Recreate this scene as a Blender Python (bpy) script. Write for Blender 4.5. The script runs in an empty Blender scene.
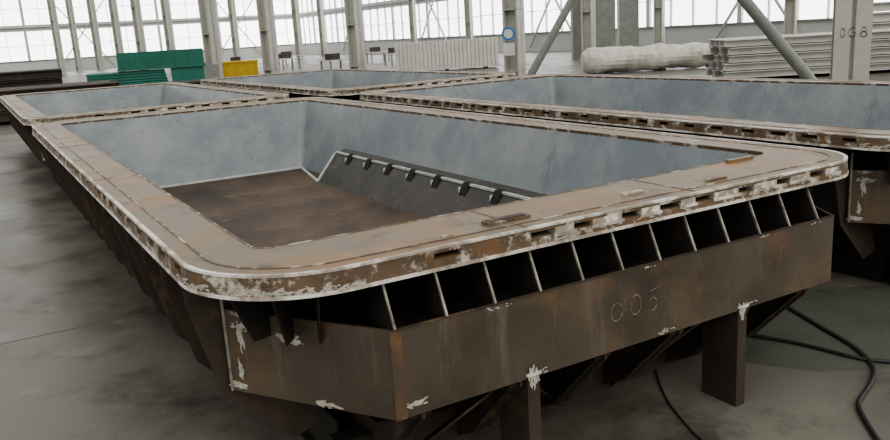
import bpy, math, random
from mathutils import Vector, Matrix
random.seed(7)
S=bpy.context.scene
# ---------------------------------------------------------------- materials
def mat(name,c1,c2,scale=3.0,rough=.6,metal=0.0,bump=.15,c3=None,t3=.62,s3=9.0,w3=.05,contrast=.25,emit=None,estr=0,stretch=(1,1,1),c4=None,t4=.6,s4=3,w4=.06,st4=(1,1,1),rvar=0):
    m=bpy.data.materials.new(name); m.use_nodes=True
    nt=m.node_tree; N=nt.nodes; Lk=nt.links; N.clear()
    out=N.new('ShaderNodeOutputMaterial'); b=N.new('ShaderNodeBsdfPrincipled')
    Lk.new(b.outputs[0],out.inputs[0])
    tc=N.new('ShaderNodeTexCoord')
    def mapped(st):
        mp=N.new('ShaderNodeMapping'); mp.inputs['Scale'].default_value=st; Lk.new(tc.outputs['Object'],mp.inputs[0]); return mp.outputs[0]
    mo=mapped(stretch)
    n=N.new('ShaderNodeTexNoise'); n.inputs['Scale'].default_value=scale; n.inputs['Detail'].default_value=8; n.inputs['Roughness'].default_value=.65
    Lk.new(mo,n.inputs['Vector'])
    r=N.new('ShaderNodeValToRGB'); e=r.color_ramp.elements
    e[0].position=.5-contrast; e[1].position=.5+contrast
    e[0].color=(*c1,1); e[1].color=(*c2,1)
    Lk.new(n.outputs[0],r.inputs[0]); col=r.outputs[0]
    def layer(col,c,t,s,w,vec):
        n2=N.new('ShaderNodeTexNoise'); n2.inputs['Scale'].default_value=s; n2.inputs['Detail'].default_value=7; n2.inputs['Roughness'].default_value=.72
        Lk.new(vec,n2.inputs['Vector'])
        r2=N.new('ShaderNodeValToRGB'); e2=r2.color_ramp.elements
        e2[0].position=t-w; e2[1].position=t+w; e2[0].color=(0,0,0,1); e2[1].color=(1,1,1,1)
        Lk.new(n2.outputs[0],r2.inputs[0])
        mx=N.new('ShaderNodeMixRGB'); Lk.new(r2.outputs[0],mx.inputs[0]); Lk.new(col,mx.inputs[1]); mx.inputs[2].default_value=(*c,1)
        return mx.outputs[0]
    if c3: col=layer(col,c3,t3,s3,w3,mo)
    if c4: col=layer(col,c4,t4,s4,w4,mapped(st4))
    Lk.new(col,b.inputs['Base Color'])
    b.inputs['Roughness'].default_value=rough; b.inputs['Metallic'].default_value=metal
    if rvar:
        mr=N.new('ShaderNodeMapRange'); mr.inputs[1].default_value=.35; mr.inputs[2].default_value=.65; mr.inputs[3].default_value=rough-rvar; mr.inputs[4].default_value=rough+rvar
        Lk.new(n.outputs[0],mr.inputs[0]); Lk.new(mr.outputs[0],b.inputs['Roughness'])
    if bump:
        n3=N.new('ShaderNodeTexNoise'); n3.inputs['Scale'].default_value=scale*12; n3.inputs['Detail'].default_value=4
        Lk.new(tc.outputs['Object'],n3.inputs['Vector'])
        bp=N.new('ShaderNodeBump'); bp.inputs['Strength'].default_value=bump; bp.inputs['Distance'].default_value=.01
        Lk.new(n3.outputs[0],bp.inputs['Height']); Lk.new(bp.outputs[0],b.inputs['Normal'])
    if emit:
        b.inputs['Emission Color'].default_value=(*emit,1); b.inputs['Emission Strength'].default_value=estr
    return m
M={}
M['rim']=mat('rusty_rim_steel',(.105,.080,.050),(.25,.20,.135),2.6,.40,.15,.15,c3=(.26,.14,.055),t3=.56,s3=2.2,w3=.08,contrast=.18,c4=(.075,.056,.040),t4=.6,s4=3.1,w4=.06,rvar=.1)
M['edge']=mat('chalky_rim_edge',(.080,.055,.036),(.19,.14,.092),4,.55,.15,.2,c3=(.54,.51,.45),t3=.56,s3=7,w3=.04,c4=(.20,.105,.045),t4=.6,s4=5,st4=(1,1,1))
M['bead']=mat('weld_bead',(.22,.18,.14),(.46,.42,.36),14,.55,.1,.2,c3=(.72,.70,.65),t3=.49,s3=4,w3=.05)
M['tab']=mat('weld_tab',(.17,.13,.09),(.44,.40,.34),7,.7,0,.2,c3=(.70,.68,.62),t3=.53,s3=11,w3=.05)
M['ribedge']=mat('rib_edge_weld',(.12,.10,.08),(.40,.38,.33),10,.6,0,.2,contrast=.15)
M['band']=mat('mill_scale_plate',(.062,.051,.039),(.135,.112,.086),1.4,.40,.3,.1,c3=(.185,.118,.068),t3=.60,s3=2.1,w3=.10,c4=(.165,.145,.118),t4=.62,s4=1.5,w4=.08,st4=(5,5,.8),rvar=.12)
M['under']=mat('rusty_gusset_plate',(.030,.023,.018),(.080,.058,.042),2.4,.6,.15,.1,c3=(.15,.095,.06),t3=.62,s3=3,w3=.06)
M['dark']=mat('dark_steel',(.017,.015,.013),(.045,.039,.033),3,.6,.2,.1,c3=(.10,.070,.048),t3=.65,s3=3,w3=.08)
M['rustcorner']=mat('rusty_corner_plate',(.075,.055,.04),(.12,.085,.058),3,.5,.2,.1,c3=(.20,.11,.055),t3=.58,s3=7,w3=.1)
M['blue']=mat('blue_grey_primer',(.125,.15,.172),(.19,.22,.24),1.3,.42,0,.05,c3=(.245,.265,.265),t3=.58,s3=1.3,w3=.15,c4=(.12,.133,.135),t4=.64,s4=1.4,w4=.06,st4=(4,4,.7))
M['ledge']=mat('ledge_dark_plate',(.030,.029,.027),(.068,.064,.057),3,.5,.2,.1,c3=(.11,.09,.07),t3=.62,s3=4,w3=.07)
M['floorrust']=mat('rusty_tub_floor',(.028,.02,.014),(.095,.06,.038),1.2,.6,.1,.15,c3=(.13,.085,.055),t3=.6,s3=2.5,w3=.1,contrast=.16)
M['white']=mat('white_sealant',(.34,.36,.36),(.62,.64,.63),10,.7,0,.1)
M['splat']=mat('weld_spatter',(.26,.24,.20),(.55,.52,.47),30,.8,0,.2)
M['slot']=mat('black_slot',(.006,.006,.006),(.012,.012,.012),5,.8,0,0)
M['joint']=mat('floor_joint_filler',(.06,.06,.055),(.09,.09,.08),5,.8,0,0)
M['chalk']=mat('chalk_mark',(.09,.08,.07),(.28,.27,.24),40,.9,0,0,contrast=.1)
M['concrete']=mat('concrete_floor',(.100,.095,.080),(.180,.172,.146),.6,.42,0,.05,c3=(.070,.067,.056),t3=.56,s3=.8,w3=.06,contrast=.16,c4=(.21,.205,.178),t4=.63,s4=2.2,w4=.06,rvar=.13)
M['col']=mat('painted_column',(.33,.325,.295),(.45,.445,.40),2,.5,0,.03)
M['wall']=mat('wall_cladding',(.42,.44,.43),(.5,.52,.50),.5,.6,0,0)
M['pane']=mat('frosted_pane',(.8,.82,.82),(.9,.9,.9),.2,.5,0,0,emit=(.97,.98,1),estr=3.2)
M['green']=mat('teal_green_paint',(.008,.10,.072),(.015,.145,.105),2,.45,0,.03)
M['yellow']=mat('yellow_paint',(.42,.28,.02),(.55,.38,.04),3,.5,0,.03)
M['grey']=mat('grey_machine',(.14,.15,.14),(.23,.24,.22),3,.5,0,.03)
M['pwhite']=mat('white_panel',(.40,.40,.37),(.56,.56,.52),1.5,.55,0,.03)
M['wrap']=mat('plastic_wrap',(.34,.32,.28),(.64,.62,.57),4,.35,0,.4)
M['hose']=mat('rubber_hose',(.012,.014,.012),(.03,.032,.03),9,.5,0,0)
M['sheet']=mat('greenish_floor_coating',(.085,.095,.075),(.13,.14,.115),2,.45,0,.1,c3=(.075,.078,.063),t3=.55,s3=2,w3=.1)
M['sblue']=mat('sign_blue',(.03,.12,.35),(.04,.15,.4),3,.5,0,0)

class MB:
    def __init__(s): s.v=[];s.f=[];s.m=[];s.mats=[]
    def mi(s,k):
        if k not in s.mats: s.mats.append(k)
        return s.mats.index(k)
    def add(s,v,f,k):
        o=len(s.v); s.v+=[tuple(p) for p in v]; i=s.mi(k)
        for q in f: s.f.append([o+a for a in q]); s.m.append(i)
    def box(s,x0,y0,z0,x1,y1,z1,k):
        s.add([(x0,y0,z0),(x1,y0,z0),(x1,y1,z0),(x0,y1,z0),(x0,y0,z1),(x1,y0,z1),(x1,y1,z1),(x0,y1,z1)],
              [(3,2,1,0),(4,5,6,7),(0,1,5,4),(1,2,6,5),(2,3,7,6),(3,0,4,7)],k)
    def prism(s,poly,off,k):
        n=len(poly); off=Vector(off); a=[Vector(p) for p in poly]
        s.add(a+[p+off for p in a],[list(range(n))[::-1],list(range(n,2*n))]+[(i,(i+1)%n,n+(i+1)%n,n+i) for i in range(n)],k)
    def bar(s,a,b,w,h,k):
        a=Vector(a);b=Vector(b);d=(b-a).normalized()
        up=Vector((0,0,1)) if abs(d.z)<.95 else Vector((0,1,0))
        sd=d.cross(up).normalized(); u=sd.cross(d)
        q=[a+sd*w/2*i+u*h/2*j for i,j in((-1,-1),(1,-1),(1,1),(-1,1))]
        s.prism(q,b-a,k)
    def tube(s,a,b,r,k,n=14,r2=None):
        a=Vector(a);b=Vector(b);d=(b-a).normalized(); r2=r if r2 is None else r2
        up=Vector((0,0,1)) if abs(d.z)<.95 else Vector((0,1,0))
        sd=d.cross(up).normalized(); u=sd.cross(d); v=[]
        for c,R in((a,r),(b,r2)):
            v+=[c+sd*R*math.cos(t*2*math.pi/n)+u*R*math.sin(t*2*math.pi/n) for t in range(n)]
        s.add(v,[list(range(n))[::-1],list(range(n,2*n))]+[(i,(i+1)%n,n+(i+1)%n,n+i) for i in range(n)],k)
    def splat(s,c,nrm,ru,rv,k,n=7,t=.0015,cnt=14):
        # short streaky flecks of spatter along the longer direction of the patch
        c=Vector(c); nn=Vector(nrm).normalized(); up=Vector((0,0,1)) if abs(nn.z)<.9 else Vector((0,1,0))
        a=up.cross(nn).normalized(); b=nn.cross(a)
        if rv>ru: a,b=b,a; ru,rv=rv,ru
        for j in range(cnt):
            cu,cv=random.gauss(0,.45)*ru,random.gauss(0,.4)*rv
            sz=random.uniform(.12,.32)*min(rv,.02)*1.3; el=random.uniform(1.5,4.5); pts=[]; ph=random.uniform(-.5,.5)
            for i in range(n):
                q=2*math.pi*i/n; R=random.uniform(.5,1.15)*sz
                uu,vv=R*el*math.cos(q),R*math.sin(q)
                pts.append(c+a*(cu+uu*math.cos(ph)-vv*math.sin(ph))+b*(cv+uu*math.sin(ph)+vv*math.cos(ph)))
            s.prism(pts,nn*(t*random.uniform(.6,1.2)),k)
    def mesh(s,name):
        me=bpy.data.meshes.new(name); me.from_pydata(s.v,[],s.f)
        for k in s.mats: me.materials.append(M[k])
        for p,i in zip(me.polygons,s.m): p.material_index=i
        me.update(); return me
    def obj(s,name,loc=(0,0,0),parent=None,rotz=0,bevel=0):
        o=bpy.data.objects.new(name,s.mesh(name)); S.collection.objects.link(o)
        o.location=loc; o.rotation_euler=(0,0,rotz)
        if parent: o.parent=parent
        return o
def rr(x0,y0,x1,y1,r,n=10,rs=None):
    P=[]; rs=rs or (r,r,r,r)
    for i,(a,b,a0) in enumerate(((x1,y1,0),(x0,y1,90),(x0,y0,180),(x1,y0,270))):
        r=rs[i]; cx=a-r if i in(0,3) else a+r; cy=b-r if i in(0,1) else b+r
        for i in range(n+1):
            a=math.radians(a0+90*i/n); P.append((cx+r*math.cos(a),cy+r*math.sin(a)))
    return P
def ring(mb,po,pi,z0,z1,k,kside=None):
    n=len(po); v=[(x,y,z0) for x,y in po]+[(x,y,z0) for x,y in pi]+[(x,y,z1) for x,y in po]+[(x,y,z1) for x,y in pi]
    top=[];side=[]
    for i in range(n):
        j=(i+1)%n
        top+=[(2*n+i,2*n+j,3*n+j,3*n+i),(n+i,n+j,j,i)]
        side+=[(i,j,2*n+j,2*n+i),(3*n+i,3*n+j,n+j,n+i)]
    mb.add(v,top,k); mb.add(v,side,kside or k)
# ---------------------------------------------------------------- mould frame
W,L,H=3.70,8.514,1.15
gx,gy=.592,.656
yb,zt,zb=-.055,.886,.52
wx,wyn,wyf=.29,.46,.52
parts={}
def P(n):
    parts[n]=MB(); return parts[n]
def rro(d,n=14):
    return rr(d,d,W-d,L-d,.5,n,rs=(max(.05,.40-d),max(.05,.5-d),max(.05,.5-d),max(.05,.38-d)))
m=P('rim_top_plate')
ring(m,rro(0),rr(wx,wyn,W-wx,L-wyf,.10,14),1.128,H,'rim','edge')
m=P('rim_weld_bead')
ring(m,rro(.085),rro(.095),H-.002,H+.003,'edge')
ring(m,rro(-.003),rro(.016),H-.008,H+.002,'bead')
ring(m,rr(wx-.004,wyn-.004,W-wx+.004,L-wyf+.004,.1),rr(wx+.006,wyn+.006,W-wx-.006,L-wyf-.006,.09),H-.006,H+.002,'edge')
for fx in(.35,.62):
    m.box(W*fx,.01,H-.002,W*fx+.010,wyn,H+.002,'edge'); m.box(.01,L*fx,H-.002,wx,L*fx+.010,H+.002,'edge')
for i in range(14):
    a=math.radians(180+90*i/13); nn=Vector((math.cos(a),math.sin(a),0))
    m.splat(Vector((.5+.507*math.cos(a),.5+.507*math.sin(a),1.085)),nn,.06,.018,'splat',cnt=9)
m=P('rim_lower_flange')
ring(m,rro(-.006),rr(.12,.12,W-.12,L-.12,.4,14,rs=(.28,.38,.38,.26)),1.066,1.104,'rim','edge')
ring(m,rro(-.012),rro(.004),1.059,1.073,'bead')
m=P('rim_spacer')
ring(m,rro(.05),rr(.12,.12,W-.12,L-.12,.4,14,rs=(.28,.38,.38,.26)),1.10,1.13,'slot')
m=P('weld_tabs')
x=.5
while x<W-.45:
    wt=random.uniform(.09,.17)
    if x<1.1: wt=.34
    for y0,y1 in((-.004,.06),(L-.06,L+.004)): m.box(x,y0,1.10,x+wt,y1,1.131,'tab' if x>1.2 else 'edge')
    if x>1.2:
        # weld run closing the lower edge of every tab
        m.box(x-.01,-.0095,1.092,x+wt+.01,0,1.106,'bead')
        m.splat((x+wt*.5,-.0065,1.085),(0,-1,0),wt*.5,.015,'splat',cnt=9)
    x+=wt+random.uniform(.10,.14)
y=.6
while y<L-.6:
    wt=random.uniform(.12,.18)
    for x0,x1 in((-.004,.06),(W-.06,W+.004)): m.box(x0,y,1.10,x1,y+wt,1.131,'edge')
    y+=wt+random.uniform(.10,.13)
po=rro(-.003); pi=rro(.06)
for c in range(4):
    for i in range(14):
        a=c*15+i; b=a+1
        m.add([(*po[a],1.1),(*po[b],1.1),(*pi[b],1.1),(*pi[a],1.1),(*po[a],1.131),(*po[b],1.131),(*pi[b],1.131),(*pi[a],1.131)],
              [(3,2,1,0),(4,5,6,7),(0,1,5,4),(1,2,6,5),(2,3,7,6),(3,0,4,7)],'edge')
# tub
m=P('tub_inner_wall')
l0=rr(wx+.01,wyn+.01,W-wx-.01,L-wyf-.01,.09,4); l1=rr(.62,1.0,W-.64,7.48,.06,4)
n=len(l0)
m.add([(x,y,1.13) for x,y in l0]+[(x,y,.3) for x,y in l1],[(i,(i+1)%n,n+(i+1)%n,n+i) for i in range(n)],'blue')
m=P('tub_outer_wall')
l0=rr(wx-.03,wyn-.03,W-wx+.03,L-wyf+.03,.1,4); l1=rr(.56,.94,W-.58,7.54,.06,4)
m.add([(x,y,1.12) for x,y in l0]+[(x,y,.24) for x,y in l1],[(i,(i+1)%n,n+(i+1)%n,n+i) for i in range(n)],'dark')
m=P('tub_floor')
m.box(.57,.95,.25,W-.6,7.53,.302,'floorrust')
m=P('slotted_ledge')
ya,yz=1.3,6.3
for sgn in(0,1):
    X=(lambda a:a) if sgn else (lambda a:W-a)
    m.prism([(X(3.085),ya,.62),(X(3.22),ya,.66),(X(3.06),ya,.3),(X(2.82),ya,.3)],(0,yz-ya,0),'ledge')
    m.bar((X(3.085),ya,.628),(X(3.085),yz,.628),.026,.020,'white')
    y=yz-.40
    while y>ya:
        m.prism([(X(3.12),y,.642),(X(3.072),y,.640),(X(3.012),y,.540),(X(3.02),y,.53),(X(3.10),y,.60)],(0,-.10,0),'slot')
        m.box(min(X(3.02),X(3.065)),y+.002,.54,max(X(3.02),X(3.065)),y+.008,.60,'white')
        y-=.50
    m.bar((X(2.815),yz,.31),(X(3.085),yz,.625),.024,.024,'white')
    m.bar((X(2.815),yz,.31),(X(3.05),7.46,.31),.026,.026,'white')
m.box(.63,7.445,.30,W-.65,7.48,.322,'white')
m=P('rim_ribs')
nx=12
for i in range(nx):
    x=.62+(W-1.20)*i/(nx-1)
    for s in(0,1):
        Y=(lambda a:a) if s==0 else (lambda a:L-a)
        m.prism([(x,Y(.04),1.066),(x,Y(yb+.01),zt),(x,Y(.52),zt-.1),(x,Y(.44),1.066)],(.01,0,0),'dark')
        m.bar((x+.005,Y(.03),1.066),(x+.005,Y(yb),zt),.009,.008,'ribedge')
ny=17
for i in range(ny):
    y=.66+(L-1.32)*i/(ny-1)
    for s in(0,1):
        X=(lambda a:a) if s==0 else (lambda a:W-a)
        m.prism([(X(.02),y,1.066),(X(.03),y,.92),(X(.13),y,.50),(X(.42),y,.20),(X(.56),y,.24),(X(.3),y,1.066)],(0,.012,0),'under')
for cx,cy,dx,dy in((.5,.5,-1,-1),(W-.5,.5,1,-1),(.5,L-.5,-1,1),(W-.5,L-.5,1,1)):
    for a in(20,50,75):
        ca,sa=math.cos(math.radians(a))*dx,math.sin(math.radians(a))*dy
        m.prism([(cx+ca*.42,cy+sa*.42,1.066),(cx+ca*.30,cy+sa*.30,.80),(cx,cy,.80),(cx,cy,1.066)],(.008,0,0),'dark')
m=P('side_band')
def plate(a,b,z0,z1,k,t=.014):
    a=Vector((*a,0));b=Vector((*b,0)); d=(b-a).normalized(); nn=Vector((d.y,-d.x,0))
    q=[a,b,b-nn*t,a-nn*t]; m.prism([(p.x,p.y,z0) for p in q],(0,0,z1-z0),k)
x1,y1=.61,.628
x2=.44; xs=.17; xr=.10; y2=.5
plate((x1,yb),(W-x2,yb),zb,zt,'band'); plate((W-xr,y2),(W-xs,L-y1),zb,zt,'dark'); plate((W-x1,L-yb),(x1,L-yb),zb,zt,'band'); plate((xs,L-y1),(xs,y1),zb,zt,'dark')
plate((xs,y1),(x1,yb),zb,zt,'band'); plate((W-x2,yb),(W-xr,y2),zb,zt,'rustcorner')
plate((W-xs,L-y1),(W-x1,L-yb),zb,zt,'band'); plate((x1,L-yb),(xs,L-y1),zb,zt,'band')
m.box(x1-.01,yb-.003,zb,x1+.04,yb-.001,zt,'rustcorner')
m.bar((xs-.004,y1,zb),(xs-.004,y1,zt+.12),.010,.010,'ribedge')
m.bar((x1,yb,zt),(W-x2,yb,zt),.010,.007,'under')
cn=Vector((-(y1-yb),-(x1-xs),0)).normalized()
def ch(t,z): return (xs+(x1-xs)*t+cn.x*.001, y1+(yb-y1)*t+cn.y*.001, z)
for t,z,a,b in((.12,.82,.05,.016),(.09,.78,.02,.05),(.38,.80,.06,.016),(.44,.785,.035,.014),(.05,.55,.05,.016),(.07,.62,.014,.04),(.6,.535,.05,.014),(.1,.87,.06,.01)):
    m.splat(ch(t,z),cn,a,b,'splat',cnt=38)
m.splat((.70,yb-.001,.57),(0,-1,0),.06,.018,'splat',cnt=22)
for sx in(1.1,1.9,2.7,3.1): m.splat((sx,yb-.001,zt-.015),(0,-1,0),.05,.01,'splat',cnt=8)
for sx in(1.25,2.0,2.55): m.splat((sx+.03,yb-.001,zb+.02),(0,-1,0),.05,.012,'splat',cnt=12)
m=P('shelf_plate')
o8=[(x1,yb+.012),(W-x2,yb+.012),(W-xr-.012,y2),(W-xs-.012,L-y1),(W-x1,L-yb-.012),(x1,L-yb-.012),(xs+.012,L-y1),(xs+.012,y1)]
i8=[(.7,.47),(W-.7,.47),(W-.34,.7),(W-.34,L-.8),(W-.7,L-.55),(.7,L-.55),(.34,L-.8),(.34,.7)]
m.add([(x,y,.80) for x,y in o8]+[(x,y,.80) for x,y in i8],[(i,(i+1)%8,8+(i+1)%8,8+i) for i in range(8)],'dark')
m=P('underframe')
for i in range(6):
    x=.72+(W-1.36)*i/5
    for s in(0,1):
        Y=(lambda a:a) if s==0 else (lambda a:L-a)
        m.prism([(x,Y(yb+.01),zb+.02),(x,Y(yb+.01),zb-.03),(x,Y(.30),.14),(x,Y(.55),.0),(x,Y(1.0),.0),(x,Y(.85),zb+.02)],(.014,0,0),'under')
        m.prism([(x-.04,Y(yb+.03),zb-.03),(x+.055,Y(yb+.03),zb-.03),(x+.055,Y(.30),.14),(x-.04,Y(.30),.14)],(0,0,.01),'under' if i%2 else 'dark')
for s in(0,1):
    Y=(lambda a:a) if s==0 else (lambda a:L-a)
    m.box(.62,min(Y(.18),Y(.25)),.40,W-.55,max(Y(.18),Y(.25)),.412,'dark')
    for xa,xb in((1.27,.85),(1.27,1.75),(2.55,2.1),(2.55,3.0)):
        m.bar((xa,Y(.12),.47),(xb,Y(.42),.06),.05,.012,'under')
for y in (1.1,2.6,4.2,5.8,7.3):
    m.box(.55,y-.05,0,W-.55,y+.05,.02,'dark'); m.box(.55,y-.008,.02,W-.55,y+.008,.23,'dark'); m.box(.55,y-.05,.23,W-.55,y+.05,.25,'dark')
for x in(.62,W-.62):
    m.box(x-.05,.62,0,x+.05,L-.62,.012,'dark'); m.box(x-.006,.62,.012,x+.006,L-.62,.24,'dark')
for Y0 in(.50,L-.52): m.box(.55,Y0,.0,W-.55,Y0+.02,.20,'under'); m.box(.55,Y0-.04,.20,W-.55,Y0+.06,.215,'dark')
m=P('support_legs')
for x in(1.25,2.55):
    for s in(0,1):
        Y=(lambda a:a) if s==0 else (lambda a:L-a)
        ys=sorted((Y(yb-.004),Y(yb+.010))); m.box(x-.032,ys[0],0,x+.032,ys[1],zb+.03,'under')
        ys=sorted((Y(yb+.010),Y(yb+.22))); m.box(x-.032,ys[0],0,x-.020,ys[1],zb,'under')
        ys=sorted((Y(yb-.012),Y(yb-.001))); m.box(x-.036,ys[0],zb+.012,x+.036,ys[1],zb+.024,'bead')
        m.splat((x,Y(yb-.006),zb-.005),(0,-1 if s==0 else 1,0),.03,.05,'splat',cnt=24)
meshes={k:v.mesh(k) for k,v in parts.items()}
def mould(ox,oy):
    e=bpy.data.objects.new('steel_tub_mould',None); S.collection.objects.link(e); e.location=(ox,oy,0)
    for k,me in meshes.items():
        o=bpy.data.objects.new(k,me); S.collection.objects.link(o); o.parent=e
    return e
E1=mould(0,0); mould(0,L+gy); mould(W+gx,0); mould(W+gx,L+gy)
m=MB()
def arc(cx,cz,rx,rz,a0,a1,n=14): return [(cx+rx*math.cos(math.radians(a0+(a1-a0)*i/n)),cz+rz*math.sin(math.radians(a0+(a1-a0)*i/n))) for i in range(n+1)]
def stroke(pts,yy=yb-.0004,k='chalk',w=.0015,h=.004):
    for a,b in zip(pts,pts[1:]): m.bar((a[0],yy,a[1]),(b[0],yy,b[1]),w,h,k)
stroke(arc(1.72,.70,.034,.042,0,345)); stroke(arc(1.835,.71,.032,.047,20,372))
stroke([(1.985,.765),(1.925,.755),(1.915,.71)]+arc(1.935,.69,.03,.032,100,-130))
m.obj('chalk_number',parent=E1)
m=MB()
m.box(1.2,.15,H,1.42,.21,H+.012,'edge'); m.box(1.215,.16,H+.012,1.40,.2,H+.016,'under')
m.box(2.0,.19,H,2.12,.22,H+.01,'tab'); m.box(2.5,.13,H,2.64,.16,H+.012,'edge'); m.box(.95,.12,H,1.0,.135,H+.006,'tab')
m.box(3.0,.42,H,3.2,.45,H+.014,'rim')
m.obj('loose_steel_tabs',parent=E1)
# ---------------------------------------------------------------- hoses
def curve(name,pts,r,k):
    c=bpy.data.curves.new(name,'CURVE'); c.dimensions='3D'; c.bevel_depth=r; c.bevel_resolution=3
    sp=c.splines.new('NURBS'); sp.points.add(len(pts)-1); sp.use_endpoint_u=True; sp.order_u=4
    for p,q in zip(sp.points,pts): p.co=(*q,1)
    c.materials.append(M[k]); o=bpy.data.objects.new(name,c); S.collection.objects.link(o); return o
z=.014
curve('air_hose',[(4.1,1.2,z),(3.98,.85,z),(3.92,.66,z),(3.75,.3,z),(3.67,.07,z),(3.55,-.12,z),(3.41,-.26,z),(3.15,-.36,z),(3.0,-.4,z),(2.9,-.5,z),(2.75,-.66,z),(2.5,-.95,z)],.013,'hose')
curve('welding_cable',[(3.2,.75,z),(3.41,.39,z),(3.47,.13,z),(3.5,-.1,z),(3.56,-.18,z),(3.62,-.26,z),(3.9,-.5,z)],.011,'hose')
curve('thin_ground_cable',[(2.6,.6,.008),(2.3,.25,.008),(2.2,.0,.008),(2.05,-.3,.008),(2.1,-.6,.008)],.005,'hose')
# ---------------------------------------------------------------- shell
m=MB(); m.box(-30,-14,-.2,40,102,0,'concrete'); m.obj('floor')
m=MB()
for y in(-3.6,3.6,18,36): m.box(-29,y,.0,37,y+.008,.0012,'joint')
for x in(-1.9,12): m.box(x,-13,.0,x+.008,99,.0012,'joint')
m.obj('floor_joints')
m=MB()
pts=[(2.95,.35),(3.2,-.05),(3.7,-.35),(4.4,-.5),(5.2,-.3),(5.4,.3),(4.6,.7),(4.1,1.0),(3.6,.9),(3.3,.7)]
m.prism([(x,y,0) for x,y in pts],(0,0,.002),'sheet'); m.obj('floor_coating_patch')
def winwall(name,a,b,axis):
    m=MB(); pos=axis[1]
    def bx(u0,u1,d0,d1,z0,z1,k):
        if axis[0]=='x': m.box(u0,pos+d0,z0,u1,pos+d1,z1,k)
        else: m.box(pos+d0,u0,z0,pos+d1,u1,z1,k)
    bx(a,b,0,.3,0,1.4,'wall'); bx(a,b,0,.3,4.6,5.3,'wall'); bx(a,b,0,.3,8.6,12,'wall')
    bx(a,b,.15,.2,1.4,4.6,'pane'); bx(a,b,.15,.2,5.3,8.6,'pane')
    u=a;i=0
    while u<b:
        w=.3 if i%4==0 else .05
        bx(u,u+w,-.05,.14,1.4,8.6,'wall'); u+=1.8; i+=1
    for zz in(3.0,7.0): bx(a,b,.0,.14,zz,zz+.05,'wall')
    bx(a,b,-.12,0,1.35,1.45,'grey'); bx(a,b,-.12,0,4.9,5.0,'grey')
    u=a+3
    while u<b-9:
        for z0,z1 in((.3,8),(8,.3)):
            p=(u,pos-.3,z0) if axis[0]=='x' else (pos-.3,u,z0)
            q=(u+6,pos-.3,z1) if axis[0]=='x' else (pos-.3,u+6,z1)
            m.bar(p,q,.12,.12,'col')
        u+=18
    return m.obj(name)
winwall('wall_back',-30,38,('x',100)); winwall('wall_right',-14,100,('y',38))
def column(x,y,w=.5,h=12,rot=0.5,name='steel_column'):
    m=MB(); t=w*.12
    m.box(-w/2,-w/2,0,w/2,-w/2+t,h,'col'); m.box(-w/2,w/2-t,0,w/2,w/2,h,'col'); m.box(-t/2,-w/2,0,t/2,w/2,h,'col')
    m.box(-w*.7,-w*.7,0,w*.7,w*.7,.04,'col')
    for zz in(.5,2.5,5,8): m.box(-w/2,-w/2,zz,w/2,w/2,zz+.03,'col')
    return m.obj(name,(x,y,0),rotz=rot)
dirs={60:(.108,1.123),77:(.127,1.114),120:(.173,1.085),143:(.197,1.072),172:(.228,1.052),213:(.272,1.026),237:(.298,1.01),270:(.333,.989),300:(.365,.97),357:(.426,.934),515:(.595,.833),851:(.955,.62),420:(.49,.9),470:(.55,.865),660:(.75,.742),590:(.675,.787),790:(.89,.66),100:(.15,1.1),325:(.392,.957)}
for px,s,w in((60,75,.5),(77,85,.5),(120,70,.5),(143,60,.5),(172,80,.6),(213,42,.6),(237,90,.6),(270,42,.6),(300,85,.6),(357,40,.6),(515,27,.55),(420,75,.5),(470,65,.5),(660,45,.5),(590,44,.6),(790,38,.5),(100,88,.6),(325,88,.5)):
    a,b=dirs[px]; column(round(-.6+s*a,2),round(-2.6+s*b,2),w)
cc=column(10.19,4.41,.46,rot=-.9)
m=MB(); yy=-.2306
stroke([(-.15,1.55),(-.15,1.68)]+arc(-.15,1.615,.05,.065,90,-90,8),yy,'dark',.002,.012)
stroke(arc(-.01,1.615,.045,.065,50,330,10)+[(.035,1.615),(.0,1.615)],yy,'dark',.002,.012)
stroke(arc(.13,1.648,.032,.032,0,360,10),yy,'dark',.002,.012); stroke(arc(.13,1.582,.04,.035,0,360,10),yy,'dark',.002,.012)
m.obj('stencil_mark',parent=cc)
def brace(a,b,r):
    m=MB(); m.tube(a,b,r,'grey'); m.box(a[0]-.25,a[1]-.25,0,a[0]+.25,a[1]+.25,.03,'grey'); m.obj('diagonal_brace')
brace((11.4,14.3,0.02),(14.5,12.4,6),.10); brace((15.3,8.2,.02),(11.0,10.75,6),.12)
m=MB(); m.tube((0,0,0),(0,-.02,0),.22,'sblue',24); m.tube((0,-.02,0),(0,-.03,0),.15,'pwhite',20); m.box(-.2,-.02,-.7,.2,0,-.3,'pwhite')
m.obj('round_safety_sign',(14.95,19.5,1.75),rotz=-.55)
# ---------------------------------------------------------------- stored goods
m=MB()
for i in range(9): m.box(-2.6,-.9,.1+i*.11,.6-.02*i,.9,.19+i*.11,'green')
m.box(-1.4,-1,1.12,2.1,1,1.2,'green'); m.box(-1.35,-.95,1.2,2.05,.95,1.85,'green')
for i in range(12): m.box(-1.3+i*.28,-1,1.2,-1.22+i*.28,-.94,1.85,'green')
m.box(.7,-.9,.1,2,.9,1.12,'green')
for x in(-2.2,0,1.6): m.box(x,-.9,0,x+.15,.9,.1,'dark')
m.obj('green_panel_stack',(6.4,33.5,0),rotz=-.2)
m=MB(); m.box(-.95,-.6,.1,.95,.6,.95,'yellow'); m.box(-1,-.65,.9,1,.65,1.0,'yellow')
for x in(-.8,-.3,.3,.8): m.box(x-.04,-.66,.1,x+.04,-.6,.9,'yellow')
for x in(-.7,.7): m.box(x-.08,-.6,0,x+.08,.6,.1,'dark')
m.obj('yellow_steel_crate',(12.9,42.8,0),rotz=-.3)
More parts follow.
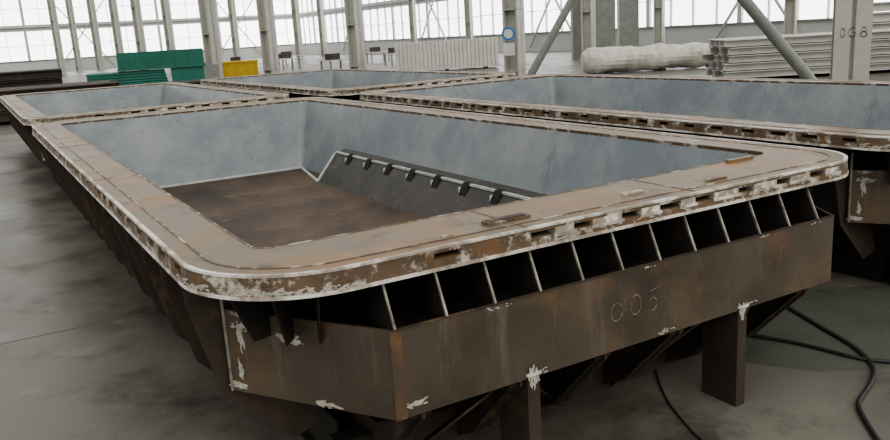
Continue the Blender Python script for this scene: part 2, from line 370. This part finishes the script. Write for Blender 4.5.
m=MB(); m.box(-.65,-.5,.12,.65,.5,1.0,'grey'); m.box(-.5,-.4,1.0,.2,.4,1.15,'grey'); m.tube((.4,0,1.0),(.4,0,1.4),.05,'grey')
for x in(-.5,.5): m.tube((x,-.4,.12),(x,.4,.12),.12,'dark')
m.obj('welding_machine',(9.8,38.7,0))
def beamstack(name,loc,rot,n,rows,length,bw,bh,k):
    m=MB()
    for j in range(rows):
        for i in range(n):
            x0=-n*bw*1.15/2+i*bw*1.15; z0=.1+j*(bh+.03); dl=random.uniform(-.15,.15)
            m.box(x0,-length/2+dl,z0,x0+bw,length/2+dl,z0+bh*.12,k); m.box(x0,-length/2+dl,z0+bh*.88,x0+bw,length/2+dl,z0+bh,k)
            m.box(x0+bw*.44,-length/2+dl,z0,x0+bw*.56,length/2+dl,z0+bh,k)
    for y in(-length*.35,0,length*.35): m.box(-n*bw*.6,y-.08,0,n*bw*.6,y+.08,.1,'dark')
    return m.obj(name,loc,rotz=rot)
beamstack('steel_beam_stack',(.3,33.5,0),math.pi/2-.1,8,4,5,.3,.3,'dark')
beamstack('steel_beam_stack',(.6,26,0),math.pi/2-.1,7,3,6,.35,.28,'under')
beamstack('steel_beam_stack',(7.0,27.5,0),math.pi/2-.1,6,2,3.5,.3,.3,'dark')
beamstack('white_beam_stack',(22.3,12.9,0),-.55-math.pi/2,5,5,7,.4,.2,'pwhite')
beamstack('white_beam_stack',(29,12.5,0),-.55-math.pi/2,4,6,8,.4,.3,'pwhite')
m=MB()
for j in range(9):
    m.box(-2.6,-.8,.1+j*.155,2.6,.8,.16+j*.155,'pwhite')
    for i in range(26): m.box(-2.55+i*.2,-.8,.16+j*.155,-2.38+i*.2,.8,.25+j*.155,'pwhite')
for x in(-2,0,2): m.box(x-.08,-.8,0,x+.08,.8,.1,'dark')
m.obj('white_cladding_stack',(20.8,33.4,0),rotz=-.5)
m=MB(); n=20; segs=26; v=[];f=[]
for i in range(segs+1):
    t=i/segs; x=-3+6*t; R=.50+.03*math.sin(i*1.1)+random.uniform(-.03,.03)-.08*t
    if i in(0,segs): R*=.7
    for a in range(n):
        q=2*math.pi*a/n; rr_=R*(1+.05*math.sin(3*q+i*.7)); v.append((x,1.15*rr_*math.cos(q),max(.02,.5+rr_*math.sin(q))))
for i in range(segs):
    for a in range(n): f.append((i*n+a,i*n+(a+1)%n,(i+1)*n+(a+1)%n,(i+1)*n+a))
f+= [list(range(n)),list(range(segs*n,segs*n+n))]
m.add(v,f,'wrap')
for x in(-2,0,2): m.box(x-.1,-.5,0,x+.1,.5,.1,'dark')
m.obj('wrapped_fabric_roll',(22.6,20.3,0),rotz=-.53)
m=MB()
for i in range(3):
    m.box(i*1.3,-.05,0,i*1.3+1.2,.05,4.5,'grey'); m.box(i*1.3,-.1,0,i*1.3+.1,.1,4.6,'col')
m.obj('grey_gate_panel',(29.5,34,0),rotz=-.6)
for (x,y,r) in((17.5,40,.3),(24,45,.1),(15,50,-.4),(19,52,.3),(26,52,0),(22,60,.4)):
    m=MB(); m.box(-.8,-.5,.7,.8,.5,.76,'pwhite')
    for a in(-.7,.7):
        for b in(-.4,.4): m.box(a-.04,b-.04,0,a+.04,b+.04,.7,'grey')
    m.box(-.5,-.3,.76,.1,.3,1.1,'under')
    m.obj('work_table',(x,y,0),rotz=r)
# ---------------------------------------------------------------- light
w=bpy.data.worlds.new('World'); S.world=w; w.use_nodes=True
bg=w.node_tree.nodes['Background']; bg.inputs[0].default_value=(1,.985,.95,1); bg.inputs[1].default_value=.9
s=bpy.data.lights.new('daylight','SUN'); s.energy=1.25; s.angle=math.radians(50); s.color=(1,.95,.85)
o=bpy.data.objects.new('daylight',s); S.collection.objects.link(o); o.rotation_euler=(math.radians(50),0,math.radians(-12))
S.view_settings.look='AgX - Medium High Contrast'
# ---------------------------------------------------------------- camera
psi,th,ro=.5231,.2312,.0597
f=Vector((math.sin(psi)*math.cos(th),math.cos(psi)*math.cos(th),-math.sin(th)))
r0=Vector((math.cos(psi),-math.sin(psi),0)); u0=r0.cross(f)
r=math.cos(ro)*r0-math.sin(ro)*u0; u=r.cross(f)
cam=bpy.data.cameras.new('camera'); co=bpy.data.objects.new('camera',cam); S.collection.objects.link(co)
cam.sensor_width=36; cam.lens=801.86/890*36; cam.clip_end=500
mw=Matrix((( r.x,u.x,-f.x,-.6019),(r.y,u.y,-f.y,-2.6044),(r.z,u.z,-f.z,1.9608),(0,0,0,1)))
co.matrix_world=mw
S.camera=co
